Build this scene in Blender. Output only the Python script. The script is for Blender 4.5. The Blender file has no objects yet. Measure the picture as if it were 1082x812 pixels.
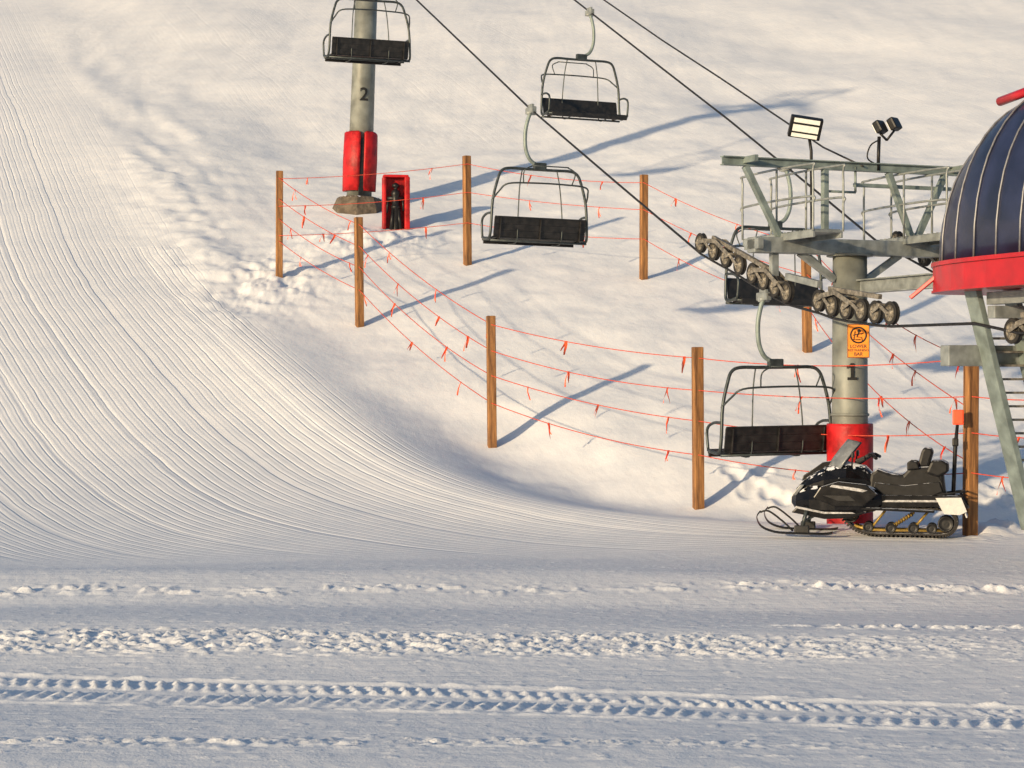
import bpy, bmesh, math, random
import numpy as np
from mathutils import Vector, Matrix
random.seed(7)
ZOOM=None
F=2104.0; CX=541.0; CY=406.0; CH=2.2
SC=bpy.context.scene
COL=SC.collection
# ------------------------------------------------------------------ noise
def _h(ix,iy,s):
    n=(ix.astype(np.int64)*374761393+iy.astype(np.int64)*668265263+s*1442695041)&0xffffffff
    n=((n^(n>>13))*1274126177)&0xffffffff
    n=(n^(n>>16))&0xffffffff
    return n.astype(np.float64)/4294967295.0
def vn(x,y,s=0):
    x=np.asarray(x,float); y=np.asarray(y,float)
    ix=np.floor(x); iy=np.floor(y); fx=x-ix; fy=y-iy
    fx=fx*fx*fx*(fx*(fx*6-15)+10); fy=fy*fy*fy*(fy*(fy*6-15)+10)
    a=_h(ix,iy,s); b=_h(ix+1,iy,s); c=_h(ix,iy+1,s); d=_h(ix+1,iy+1,s)
    return (a+(b-a)*fx+(c-a)*fy+(a-b-c+d)*fx*fy)*2-1
def fbm(x,y,o=4,s=0):
    r=0; a=1; t=0; c,sn=math.cos(.6),math.sin(.6)
    for i in range(o):
        r=r+a*vn(x,y,s+i*17); t+=a; a*=.5
        x,y=(x*c-y*sn)*2.03+7.1,(x*sn+y*c)*2.03-3.3
    return r/t
def ss(a,b,x):
    t=np.clip((x-a)/(b-a),0,1); return t*t*(3-2*t)
def cr(pts,n=8,closed=False):
    P=[Vector(p) for p in pts]; out=[]; N=len(P)
    segs=N if closed else N-1
    for i in range(segs):
        if closed: p0,p1,p2,p3=P[(i-1)%N],P[i],P[(i+1)%N],P[(i+2)%N]
        else: p0,p1,p2,p3=P[max(i-1,0)],P[i],P[i+1],P[min(i+2,N-1)]
        for k in range(n):
            t=k/n
            out.append(.5*((2*p1)+(p2-p0)*t+(2*p0-5*p1+4*p2-p3)*t*t+(3*p1-p0-3*p2+p3)*t**3))
    if not closed: out.append(P[-1])
    return out
# ------------------------------------------------------------------ terrain
EDGE=[(-75,250,0),(-22,92,0),(-11.5,60,0),(-8.0,49.5,0),(-5.2,43,0),(-2.7,37.8,0),(-.4,33.8,0),(2.6,30.9,0),(6.5,29.4,0),(14,28.6,0),(60,28,0)]
EP=[(p.x,p.y) for p in cr(EDGE,5)]
def sdist(x,y):
    best=np.full(np.shape(x),1e9); sg=np.ones(np.shape(x))
    for (ax,ay),(bx,by) in zip(EP[:-1],EP[1:]):
        dx,dy=bx-ax,by-ay; L=dx*dx+dy*dy
        if L<1e-9: continue
        t=np.clip(((x-ax)*dx+(y-ay)*dy)/L,0,1)
        ex=x-ax-t*dx; ey=y-ay-t*dy; d=ex*ex+ey*ey
        m=d<best
        best=np.where(m,d,best)
        sg=np.where(m,np.where(dx*ey-dy*ex>0,1.,-1.),sg)
    return np.sqrt(best)*sg
_gy=[(0,0),(11.5,0),(12.2,-.03),(13.7,-.03),(14.1,.01),(15.3,.01),(15.8,.05),(17.2,.05),(18.1,-.065),(20.1,-.065),(20.8,.09),(22.2,.09),(23.2,-.075),(26.2,-.075),(27.2,0),(400,0)]
_yy=np.linspace(0,40,4001); _g=np.interp(_yy,[a for a,b in _gy],[b for a,b in _gy]); _U=np.cumsum(_g)*.01
FOOT=[]
def H(x,y,full=True):
    x=np.asarray(x,float); y=np.asarray(y,float)
    d=sdist(x,y)
    yb=y
    z=np.where(yb<27,0,np.where(yb<38,.015*(yb-27)**2,1.815+.335*(yb-38)))
    wy=y+.5*vn(x/4,y/9,3)
    fade=1-.6*ss(0,6,x)*ss(22.5,24,y)
    z=z+np.interp(wy,_yy,_U)*(.9+.3*vn(x/7,y*0,9))*fade
    z=z+.6*fbm(x/22,y/22,3,5)*ss(52,80,y)
    # diagonal rolls of the upper hill
    z=z+.16*vn((x+y*.35)/5.5,(y-x*.2)/16,31)*ss(50,62,y)
    k=ss(29.3,32,y)*(1-ss(40,48,y)); k2=1-.55*ss(36,41,y)
    z=z+k*(.14*np.exp(-((d+.6)/1.)**2)-.36*k2*np.exp(-((d-1.9)/1.45)**2))
    inn=ss(.2,1.5,d)
    z=z+.09*fbm(x/2.4,y/2.4,3,21)*inn*ss(29,31,y)
    z=z+.018*fbm(x/.7,y/.7,3,22)*inn
    z=z+.02*vn(x/3,y/3,8)
    # wall of piled snow left of the fence
    w=np.exp(-((d-.4)/1.1)**2)*ss(45,48,y)*(1-ss(56,66,y))
    z=z+w*(.12+.08*fbm(x/.5,y/.5,3,40))
    w=np.exp(-((d-1.2)/1.6)**2)*ss(50,56,y)*(1-ss(80,95,y))
    z=z+w*.12*fbm(x/.9+y/2.6,y/5,3,44)
    r=np.exp(-(((x+5.8)/1.4)**2+((y-47)/2.4)**2)); z=z+r*.16*fbm(x/.4,y/.4,4,41)
    r=np.exp(-(((x+3.6)/1.6)**2+((y-50.5)/1.2)**2)); z=z+r*(.20+.16*fbm(x/.4,y/.4,4,42))
    r=np.exp(-(((x-7.4)/1.3)**2+((y-30)/1.2)**2)); z=z+r*.22*np.maximum(0,fbm(x/.35,y/.35,4,43)+.25)
    if full:
        # clods
        def lum(sc,th,s):
            n=fbm(x/sc,y/sc,3,s); return np.sqrt(np.maximum(0,n-th))
        c=21.55+.15*vn(x/1.5,x*0,50)
        b=np.exp(-((y-c)/.28)**2)*(.6+.4*vn(x/1.1,x*0,51))
        z=z+b*(.115*lum(.12,.10,52)-.01)
        c=16.75-.05*x+.12*vn(x/1.2,x*0,53)
        b=np.exp(-((y-c)/.6)**4)*(1-.5*ss(1,4,x))
        z=z+b*.050*lum(.055,.14,54)
        c=12.25-.02*x
        b=np.exp(-((y-c)/.18)**2)*(1-.6*ss(-1,3,x))
        z=z+b*.035*lum(.05,.08,55)
        b=np.exp(-((y-18.2+.1*x)/.25)**2)*ss(1.5,3.5,x); z=z+b*.05*lum(.07,.08,56)
        z=z+.022*lum(.06,.48,57)*ss(10,12,y)*(1-ss(24,28,y))
        # snow groomer track
        s=(y-(14.12-.208*x)); al=x
        tw=1-ss(.50,.62,np.abs(s))
        ph=al/.125+np.where(s>0,s*1.6,-s*1.6+.5)+.2*vn(x/.5,y/.5,63)
        bar=ss(-.1,.8,np.sin(2*np.pi*ph))
        row=ss(.08,.14,np.abs(s))*(1-ss(.38,.48,np.abs(s)))
        wear=np.clip(.75+.6*vn(x/.9,y/.35,60)+.3*vn(x/.1,y/.1,64),.15,1.3)
        z=z-tw*.008+tw*row*bar*.025*wear
        e=np.exp(-((np.abs(s)-.62)/.05)**2); z=z+e*.010*(1+vn(x/.09,y/.09,61))
        z=z+.0025*fbm(x/.12,y/.12,2,62)*(1-ss(24,28,y))
        for fx,fy in FOOT:
            q=((x-fx)/.14)**2+((y-fy)/.2)**2
            z=z-.09*np.exp(-q)+.02*np.exp(-((np.sqrt(q)-1.5)/.4)**2)
    return z
_ray=np.concatenate([np.arange(10,60,.02),np.arange(60,200,.1)])
def hit(u,v):
    a=(u-CX)/F; b=(CY-v)/F
    zz=H(a*_ray,_ray,False); r=CH+b*_ray
    i=int(np.argmax(zz>=r)); Y=float(_ray[i]); return Vector((a*Y,Y,float(zz[i])))
def P(u,v,Y): return Vector(((u-CX)/F*Y,Y,CH+(CY-v)/F*Y))
def gz(x,y): return float(H(np.array([x]),np.array([y]),False)[0])
for u,v in [(782,503),(798,512),(790,520),(812,521),(828,528),(806,499),(772,496),(1046,520),(1062,529),(1052,512),(1072,519),(1041,531)]:
    p=hit(u,v); FOOT.append((p.x,p.y))
# ------------------------------------------------------------------ materials
def mat(name,col,rough=.5,metal=0.,var=.15,vscale=8,bump=.0,bscale=40,col2=None,coat=0,stretch=None,spec=None,snow=0):
    m=bpy.data.materials.new(name); m.use_nodes=True; nt=m.node_tree; N=nt.nodes; L=nt.links
    bs=N['Principled BSDF']; tc=N.new('ShaderNodeTexCoord'); mp=N.new('ShaderNodeMapping')
    L.new(tc.outputs['Object'],mp.inputs[0])
    if stretch: mp.inputs['Scale'].default_value=stretch
    nz=N.new('ShaderNodeTexNoise'); nz.inputs['Scale'].default_value=vscale; nz.inputs['Detail'].default_value=6
    L.new(mp.outputs[0],nz.inputs['Vector'])
    rp=N.new('ShaderNodeValToRGB'); rp.color_ramp.elements[0].position=.35; rp.color_ramp.elements[1].position=.68
    c2=col2 or tuple(min(1,c*(1+var*2)) for c in col)
    c1=tuple(c*(1-var) for c in col)
    rp.color_ramp.elements[0].color=(*c1,1); rp.color_ramp.elements[1].color=(*c2,1)
    L.new(nz.outputs[0],rp.inputs[0]); outc=rp.outputs[0]
    if snow:
        ge=N.new('ShaderNodeNewGeometry'); sx=N.new('ShaderNodeSeparateXYZ'); L.new(ge.outputs['Normal'],sx.inputs[0])
        n2=N.new('ShaderNodeTexNoise'); n2.inputs['Scale'].default_value=9; n2.inputs['Detail'].default_value=8; L.new(tc.outputs['Object'],n2.inputs['Vector'])
        ad=N.new('ShaderNodeMath'); ad.operation='MULTIPLY_ADD'; L.new(sx.outputs[2],ad.inputs[0]); ad.inputs[1].default_value=.45; L.new(n2.outputs[0],ad.inputs[2])
        mr=N.new('ShaderNodeMapRange'); mr.inputs['From Min'].default_value=.93-snow*.1; mr.inputs['From Max'].default_value=.97-snow*.1; L.new(ad.outputs[0],mr.inputs[0])
        mx=N.new('ShaderNodeMix'); mx.data_type='RGBA'; L.new(mr.outputs[0],mx.inputs[0]); L.new(outc,mx.inputs[6]); mx.inputs[7].default_value=(.8,.82,.86,1); outc=mx.outputs[2]
    L.new(outc,bs.inputs['Base Color'])
    bs.inputs['Metallic'].default_value=metal; bs.inputs['Roughness'].default_value=rough
    mr2=N.new('ShaderNodeMapRange'); mr2.inputs['To Min'].default_value=max(.05,rough-.1); mr2.inputs['To Max'].default_value=min(1,rough+.12); L.new(nz.outputs[0],mr2.inputs[0]); L.new(mr2.outputs[0],bs.inputs['Roughness'])
    if coat: bs.inputs['Coat Weight'].default_value=coat
    if spec is not None: bs.inputs['Specular IOR Level'].default_value=spec
    if bump:
        n3=N.new('ShaderNodeTexNoise'); n3.inputs['Scale'].default_value=bscale; n3.inputs['Detail'].default_value=5; L.new(mp.outputs[0],n3.inputs['Vector'])
        bp=N.new('ShaderNodeBump'); bp.inputs['Strength'].default_value=1; bp.inputs['Distance'].default_value=bump; L.new(n3.outputs[0],bp.inputs['Height']); L.new(bp.outputs[0],bs.inputs['Normal'])
    return m
M={}
M['wood']=mat('weathered_timber',(.20,.085,.027),.75,var=.4,vscale=3,bump=.012,bscale=6,col2=(.38,.18,.06),stretch=(6,6,.6))
M['galv']=mat('galvanised_steel',(.24,.26,.255),.5,.35,.2,6,.002,60)
M['pole']=mat('painted_grey_pole',(.16,.17,.155),.5,.1,.25,2.5,.002,30)
M['green']=mat('grey_green_steel',(.18,.22,.21),.5,.2,.2,5,.002,30)
M['red']=mat('red_vinyl',(.34,.008,.010),.5,0,.35,4,.010,10,spec=.3)
M['redp']=mat('red_paint',(.38,.005,.010),.38,0,.12,4,coat=.15)
M['black']=mat('black_slats',(.009,.009,.0095),.45,0,.3,10,.002,60,col2=(.022,.02,.02))
M['frame']=mat('dark_steel_frame',(.05,.06,.062),.4,.5,.2,12)
M['rubber']=mat('black_rubber',(.014,.013,.012),.75,0,.3,12,.003,60)
M['hub']=mat('weathered_steel_hub',(.17,.155,.13),.55,.35,.4,14,.003,40)
M['cable']=mat('greased_steel_cable',(.025,.025,.027),.5,.5,.3,30)
M['rope']=mat('orange_rope',(.50,.06,.03),.7,0,.2,30)
M['ribbon']=mat('orange_flagging',(.95,.12,.035),.5,0,.1,20)
M['navy']=mat('navy_fibreglass',(.013,.017,.045),.38,0,.3,2,.001,20,coat=.2)
M['rib']=mat('aluminium_rib',(.24,.24,.25),.45,.5,.1,20)
M['silver']=mat('silver_trim',(.30,.30,.31),.4,.3,.3,20)
M['orange']=mat('orange_sign_paint',(.80,.24,.01),.5,0,.08,12)
M['ink']=mat('black_sign_ink',(.008,.008,.008),.5,0,.1,10)
M['conc']=mat('stained_concrete',(.10,.08,.06),.9,0,.3,6,.02,14,snow=-.3)
M['hood']=mat('black_gloss_bodywork',(.005,.005,.006),.2,0,.3,8,.0005,20,spec=.3,snow=.75)
M['hoods']=mat('black_side_bodywork',(.005,.005,.006),.2,0,.3,8,.0005,20,spec=.3,snow=1.6)
M['blk']=mat('black_plastic',(.010,.010,.011),.4,0,.3,12,.001,60,spec=.3)
M['vinyl']=mat('black_seat_vinyl',(.006,.006,.007),.45,0,.3,12,.001,20,spec=.25,snow=.1)
M['track']=mat('snow_packed_rubber',(.016,.014,.013),.8,0,.3,10,.006,30,snow=.6)
M['glint']=mat('sun_glint_suspension',(.30,.20,.05),.45,.4,.3,10)  # golden glints of the low sun painted into the suspension's base colour
M['screen']=mat('smoked_windscreen',(.15,.16,.17),.25,0,.2,6)
M['lamp']=mat('white_lamp_glass',(.8,.82,.78),.2,0,.05,30)
M['plate']=mat('snowy_white_plate',(.70,.70,.68),.6,0,.2,14,.01,20,col2=(.5,.5,.5))
M['hv']=mat('safety_orange',(.8,.07,.015),.5,0,.1,20)
# snow
def snowmat():
    m=bpy.data.materials.new('groomed_snow'); m.use_nodes=True; nt=m.node_tree; N=nt.nodes; L=nt.links
    bs=N['Principled BSDF']
    def at(n):
        a=N.new('ShaderNodeAttribute'); a.attribute_name=n; return a.outputs['Fac']
    def mth(op,a,b=None,c=None):
        k=N.new('ShaderNodeMath'); k.operation=op
        for i,s in enumerate((a,b,c)):
            if s is None: continue
            if isinstance(s,(int,float)): k.inputs[i].default_value=s
            else: L.new(s,k.inputs[i])
        return k.outputs[0]
    geo=N.new('ShaderNodeNewGeometry'); pos=geo.outputs['Position']
    def noi(scale,det=4,vec=None,rough=.5):
        n=N.new('ShaderNodeTexNoise'); n.inputs['Scale'].default_value=scale; n.inputs['Detail'].default_value=det; n.inputs['Roughness'].default_value=rough
        L.new(vec or pos,n.inputs['Vector']); return n.outputs[0]
    q,g1,g2=at('groove'),at('groomed'),at('crossed')
    sx=N.new('ShaderNodeSeparateXYZ'); L.new(pos,sx.inputs[0])
    mid=noi(.8,2)
    w=mth('MULTIPLY_ADD',mid,.08,q)
    s1=mth('SINE',mth('MULTIPLY',w,68.))
    s2=mth('POWER',mth('MAXIMUM',mth('SINE',mth('MULTIPLY',w,34.)),0.),5.)
    s3=mth('POWER',mth('MAXIMUM',mth('SINE',mth('MULTIPLY',w,4.1)),0.),30.)
    cv=N.new('ShaderNodeCombineXYZ'); L.new(mth('MULTIPLY',q,4.),cv.inputs[0]); L.new(mth('MULTIPLY',sx.outputs[1],.18),cv.inputs[1])
    va=mth('SUBTRACT',mth('MULTIPLY',noi(1.,2,cv.outputs[0]),2.2),.35)
    h=mth('MULTIPLY',s1,.0010)
    h=mth('ADD',h,mth('MULTIPLY',mth('MULTIPLY',s2,va),-.0080))
    h=mth('ADD',h,mth('MULTIPLY',s3,-.008))
    h=mth('MULTIPLY',h,g1)
    hy=mth('MULTIPLY',mth('POWER',mth('MAXIMUM',mth('SINE',mth('MULTIPLY',mth('MULTIPLY_ADD',mid,.5,sx.outputs[1]),26.)),0.),3.),-.0022)
    h=mth('ADD',h,mth('MULTIPLY',hy,g2))
    un=mth('SUBTRACT',1.,g1)
    # wind-combed texture running diagonally on the ungroomed hill
    cw=N.new('ShaderNodeCombineXYZ'); L.new(mth('MULTIPLY_ADD',sx.outputs[1],.35,mth('MULTIPLY',sx.outputs[0],1.3)),cw.inputs[0]); L.new(mth('MULTIPLY_ADD',sx.outputs[0],-.15,mth('MULTIPLY',sx.outputs[1],.8)),cw.inputs[1])
    h=mth('ADD',h,mth('MULTIPLY',mth('MULTIPLY',noi(3.4,4,cw.outputs[0],.55),un),.013))
    h=mth('ADD',h,mth('MULTIPLY',noi(42.,2,None,.7),.0038))
    bp=N.new('ShaderNodeBump'); bp.inputs['Strength'].default_value=1; bp.inputs['Distance'].default_value=1; L.new(h,bp.inputs['Height']); L.new(bp.outputs[0],bs.inputs['Normal'])
    rp=N.new('ShaderNodeValToRGB'); rp.color_ramp.elements[0].color=(.80,.82,.85,1); rp.color_ramp.elements[1].color=(.90,.90,.905,1)
    rp.color_ramp.elements[0].position=.3; rp.color_ramp.elements[1].position=.62
    L.new(noi(1.2,6,None,.7),rp.inputs[0]); L.new(rp.outputs[0],bs.inputs['Base Color'])
    bs.inputs['Roughness'].default_value=.6; bs.inputs['Specular IOR Level'].default_value=.25
    return m
# ------------------------------------------------------------------ ground mesh
def axis_y():
    a=[np.arange(-60,8,4.),np.arange(8,10.9,.1),np.arange(10.9,18,.022),np.arange(18,28,.045),np.arange(28,60,.11)]
    y=60.; l=[]; s=.14
    while y<420: l.append(y); y+=s; s*=1.035
    return np.concatenate(a+[np.array(l)])
def axis_x():
    l=list(np.arange(0,6.4,.030)); x=l[-1]+.06; s=.06
    while x<260: l.append(x); x+=s; s=min(s*1.02,.14) if x<24 else s*1.12
    l=np.array(l); return np.concatenate([-l[::-1][:-1],l])
xs,ys=axis_x(),axis_y()
X,Y=np.meshgrid(xs,ys); nx,ny=len(xs),len(ys)
X=X.ravel(); Y=Y.ravel()
Z=H(X,Y); Dq=sdist(X,Y)
co=np.stack([X,Y,Z],1).astype(np.float32).ravel()
i=np.arange(nx-1)[None,:]+np.arange(ny-1)[:,None]*nx; i=i.ravel()
q4=np.stack([i,i+1,i+1+nx,i+nx],1).astype(np.int32)
me=bpy.data.meshes.new('ground'); me.vertices.add(len(X)); me.vertices.foreach_set('co',co)
nf=len(q4); me.loops.add(nf*4); me.loops.foreach_set('vertex_index',q4.ravel())
print('ground faces',nf)
me.polygons.add(nf); me.polygons.foreach_set('loop_start',np.arange(nf,dtype=np.int32)*4); me.polygons.foreach_set('loop_total',np.full(nf,4,np.int32))
me.update(calc_edges=True); me.polygons.foreach_set('use_smooth',np.ones(nf,bool))
def attr(n,a):
    t=me.attributes.new(n,'FLOAT','POINT'); t.data.foreach_set('value',a.astype(np.float32))
attr('groove',Dq)
g1=(1-ss(-.5,.1,Dq+.25*vn(X/1.5,Y/1.5,70)))*ss(27.2,28.4,Y+.3*vn(X/3,Y/3,71))*(1-.5*ss(60,120,Y))
g1=g1*np.where(Y>50,1-.6*ss(-3,-1,Dq),1)
g1=np.maximum(g1,.22*ss(1,6,Dq)*ss(58,66,Y))
attr('groomed',g1)
attr('crossed',(1-ss(27.5,28.6,Y))*(.5+.5*ss(-.2,.3,vn(X/5,Y/.9,72))))
ground=bpy.data.objects.new('ground',me); COL.objects.link(ground); me.materials.append(snowmat())
ground['kind']='structure'; ground['category']='snow slope'; ground['label']='groomed white ski slope with corduroy grooves and vehicle tracks'
# ------------------------------------------------------------------ builder
class MB:
    def __init__(s): s.v=[]; s.f=[]; s.m=[]; s.s=[]
    def add(s,v,f,mi=0,sm=False):
        o=len(s.v); s.v+= [tuple(a) for a in v]; s.f+=[tuple(i+o for i in a) for a in f]; s.m+=[mi]*len(f)
        s.s+= sm if isinstance(sm,list) else [sm]*len(f)
    def bm(s,b,mi=0,sm=False):
        b.verts.index_update(); s.add([v.co[:] for v in b.verts],[[v.index for v in f.verts] for f in b.faces],mi,sm); b.free()
    def box(s,c,size,rot=None,bev=.01,mi=0):
        b=bmesh.new(); bmesh.ops.create_cube(b,size=1)
        for v in b.verts: v.co=Vector((v.co.x*size[0],v.co.y*size[1],v.co.z*size[2]))
        if bev: bmesh.ops.bevel(b,geom=list(b.edges),offset=min(bev,min(size)*.45),segments=2,affect='EDGES',profile=.6)
        for v in b.verts:
            if rot is not None: v.co=rot@v.co
            v.co+=Vector(c)
        s.bm(b,mi)
    def beam(s,p0,p1,w,h,bev=.008,mi=0,up=(0,0,1)):
        p0=Vector(p0);p1=Vector(p1); d=(p1-p0); L=d.length; y=d/L; u=Vector(up)
        if abs(y.dot(u))>.98: u=Vector((1,0,0))
        x=y.cross(u).normalized(); z=x.cross(y)
        s.box((p0+p1)/2,(w,L,h),Matrix((x,y,z)).transposed(),bev,mi)
    def ibeam(s,p0,p1,w,h,t=.015,mi=0):
        p0=Vector(p0);p1=Vector(p1); y=(p1-p0).normalized(); u=Vector((0,0,1)); x=y.cross(u).normalized(); z=x.cross(y)
        o=z*(h/2-t/2)
        s.beam(p0+o,p1+o,w,t,.002,mi); s.beam(p0-o,p1-o,w,t,.002,mi); s.beam(p0,p1,t,h-2*t-.004,.002,mi)
    def tube(s,pts,r,n=8,closed=False,mi=0,cap=True):
        P_=[Vector(p) for p in pts]; N=len(P_); vs=[]; fs=[]
        rr=r if isinstance(r,(list,tuple)) else [r]*N
        t0=(P_[1]-P_[0]).normalized(); up=Vector((0,0,1)) if abs(t0.z)<.9 else Vector((0,1,0))
        a=t0.cross(up).normalized()
        for k in range(N):
            if closed: t=(P_[(k+1)%N]-P_[k-1]).normalized()
            else: t=(P_[min(k+1,N-1)]-P_[max(k-1,0)]).normalized()
            a=(a-t*a.dot(t)).normalized(); b=t.cross(a)
            for j in range(n):
                w=2*math.pi*j/n; vs.append(P_[k]+(a*math.cos(w)+b*math.sin(w))*rr[k])
        for k in range(N if closed else N-1):
            k2=(k+1)%N
            for j in range(n): fs.append((k*n+j,k*n+(j+1)%n,k2*n+(j+1)%n,k2*n+j))
        sm=[True]*len(fs)
        if cap and not closed: fs+=[tuple(range(n))[::-1],tuple((N-1)*n+j for j in range(n))]; sm+=[False,False]
        s.add(vs,fs,mi,sm)
    def cyl(s,p0,p1,r0,r1=None,n=24,mi=0): s.tube([p0,p1],[r0,r0 if r1 is None else r1],n,mi=mi)
    def lathe(s,prof,n=24,mi=0,mtx=None,sm=True):
        vs=[];fs=[]
        for r,z in prof:
            for j in range(n):
                w=2*math.pi*j/n; v=Vector((r*math.cos(w),r*math.sin(w),z)); vs.append(mtx@v if mtx else v)
        for k in range(len(prof)-1):
            for j in range(n): fs.append((k*n+j,k*n+(j+1)%n,(k+1)*n+(j+1)%n,(k+1)*n+j))
        s.add(vs,fs,mi,sm)
    def prism(s,poly,y0,y1,bev=.01,mi=0):
        b=bmesh.new(); vs=[b.verts.new((x,y0,z)) for x,z in poly]; f=b.faces.new(vs)
        e=bmesh.ops.extrude_face_region(b,geom=[f]); 
        for v in e['geom']:
            if isinstance(v,bmesh.types.BMVert): v.co.y=y1
        bmesh.ops.recalc_face_normals(b,faces=b.faces)
        if bev: bmesh.ops.bevel(b,geom=list(b.edges),offset=bev,segments=2,affect='EDGES',profile=.6)
        s.bm(b,mi)
    def loft(s,secs,mi=0,cap=True,sm=True):
        n=len(secs[0]); vs=[p for q in secs for p in q]; fs=[]
        for k in range(len(secs)-1):
            for j in range(n): fs.append((k*n+j,k*n+(j+1)%n,(k+1)*n+(j+1)%n,(k+1)*n+j))
        if cap: fs+=[tuple(range(n))[::-1],tuple((len(secs)-1)*n+j for j in range(n))]
        s.add(vs,fs,mi,sm)
    def obj(s,name,mats,parent=None,loc=(0,0,0),rot=(0,0,0)):
        me=bpy.data.meshes.new(name); me.from_pydata(s.v,[],s.f); me.update()
        if not isinstance(mats,(list,tuple)): mats=[mats]
        for m in mats: me.materials.append(M[m])
        me.polygons.foreach_set('material_index',s.m); me.polygons.foreach_set('use_smooth',s.s)
        b=bmesh.new(); b.from_mesh(me); bmesh.ops.recalc_face_normals(b,faces=b.faces); b.to_mesh(me); b.free()
        o=bpy.data.objects.new(name,me); COL.objects.link(o); o.location=loc; o.rotation_euler=rot
        if parent: o.parent=parent
        return o
def empty(name,loc,rot=(0,0,0)):
    e=bpy.data.objects.new(name,None); COL.objects.link(e); e.location=loc; e.rotation_euler=rot; e.empty_display_size=.3; return e
def tag(o,label,cat,group=None):
    o['label']=label; o['category']=cat
    if group: o['group']=group
def textgeo(s,size,ext=.002):
    c=bpy.data.curves.new('txt','FONT'); c.body=s; c.size=size; c.align_x='CENTER'; c.align_y='CENTER'; c.extrude=ext; c.offset=size*.012
    o=bpy.data.objects.new('txt',c); COL.objects.link(o); bpy.context.view_layer.update()
    dg=bpy.context.evaluated_depsgraph_get(); m=bpy.data.meshes.new_from_object(o.evaluated_get(dg))
    v=[Vector(a.co) for a in m.vertices]; f=[list(p.vertices) for p in m.polygons]
    bpy.data.objects.remove(o); bpy.data.meshes.remove(m); return v,f
# ------------------------------------------------------------------ frame of the lift line
T1=Vector((P(898,400,31.0).x,31.0,0)); T1.z=gz(T1.x,T1.y)
T2=hit(379,220); TH=math.atan2(T1.x-T2.x,T2.y-T1.y); C_,S_=math.cos(TH),math.sin(TH)
print('T1',T1,'T2',T2,'TH',math.degrees(TH))
def onx(u,v,lx):
    a=(u-CX)/F; Yd=(lx+T1.x*C_+T1.y*S_)/(a*C_+S_); p=P(u,v,Yd); return toloc(p)
def toloc(p):
    d=Vector(p)-T1; return Vector((d.x*C_+d.y*S_,-d.x*S_+d.y*C_,d.z))
def tow(l): return T1+Vector((l[0]*C_-l[1]*S_,l[0]*S_+l[1]*C_,l[2]))
def ony(u,v,ly):
    a=(u-CX)/F; Yd=(ly-T1.x*S_+T1.y*C_)/(-a*S_+C_); return toloc(P(u,v,Yd))
RX1,RX2=-1.35,1.65
# ------------------------------------------------------------------ fence
front=[(295,292,181),(380,345,230),(520,472,334),(738,537,367),(1025,566,365),(1190,585,352)]
back=[(494,280,165),(680,295,185),(853,372,250)]
posts={}
for k,(u,v,t) in enumerate(front+back):
    b=hit(u,v); L=(v-t)/F*b.y
    mb=MB(); w=.165+.01*random.random()
    mb.box((0,0,L/2-.2),(w,w,L+.4),bev=.018)
    o=mb.obj('fence_post',['wood'],None,b,(random.uniform(-.012,.012),random.uniform(-.012,.012),random.uniform(.1,.6)))
    tag(o,'square weathered orange-brown timber post standing in snow','fence post','timber posts of the safety fence')
    posts[u]=(b,L)
def rope_run(us,fr,lab):
    mb=MB(); pts=[]; 
    for a,b in zip(us[:-1],us[1:]):
        (pa,La),(pb,Lb)=posts[a],posts[b]
        A=pa+Vector((0,-.1,La*fr)); B=pb+Vector((0,-.1,Lb*fr)); sp=(B-A).length
        sg=random.uniform(.012,.028)*sp
        for i in range(14):
            t=i/14; p=A.lerp(B,t); p.z-=sg*4*t*(1-t); pts.append(p)
    pts.append(B)
    o0=pts[0].copy(); mb.tube([p-o0 for p in pts],.0085,6)
    r=mb.obj('fence_rope',['rope'],None,o0); tag(r,lab,'rope','orange ropes strung between the fence posts')
    cum=[0]
    for a,b in zip(pts[:-1],pts[1:]): cum.append(cum[-1]+(b-a).length)
    s=random.uniform(.6,1.6)
    while s<cum[-1]-.4:
        i=max(k for k in range(len(cum)) if cum[k]<=s); t=(s-cum[i])/(cum[i+1]-cum[i]); p=pts[i].lerp(pts[i+1],t)-o0
        rb=MB()
        for q in range(2):
            L=random.uniform(.16,.30); w=.017; a=random.uniform(0,3); sl=random.uniform(-.10,.06)
            dx,dy=math.cos(a)*w,math.sin(a)*w; vs=[];n=5
            for j in range(n):
                h=j/(n-1); c=Vector((sl*h+.01*math.sin(h*5+a),.02*math.sin(h*4),-L*h+.012)); ta=a+h*1.2; w2=w*(1+.3*h)
                e=Vector((math.cos(ta)*w2+.008,math.sin(ta)*w2,0)); vs+=[c-e,c+e]
            rb.add([p+v for v in vs],[(2*j,2*j+1,2*j+3,2*j+2) for j in range(n-1)])
        rb.obj('ribbon',['ribbon'],r)
        s+=random.uniform(1.5,3.4)
fu=[295,380,520,738,1025,1190]; bu=[295,494,680,853,1025]
for fr in (.93,.73,.54,.33): rope_run(fu,fr,'thin orange rope with flagging ribbons on timber posts')
for fr in (.92,.66,.38): rope_run(bu,fr,'thin orange rope with ribbons along the uphill posts')
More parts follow.
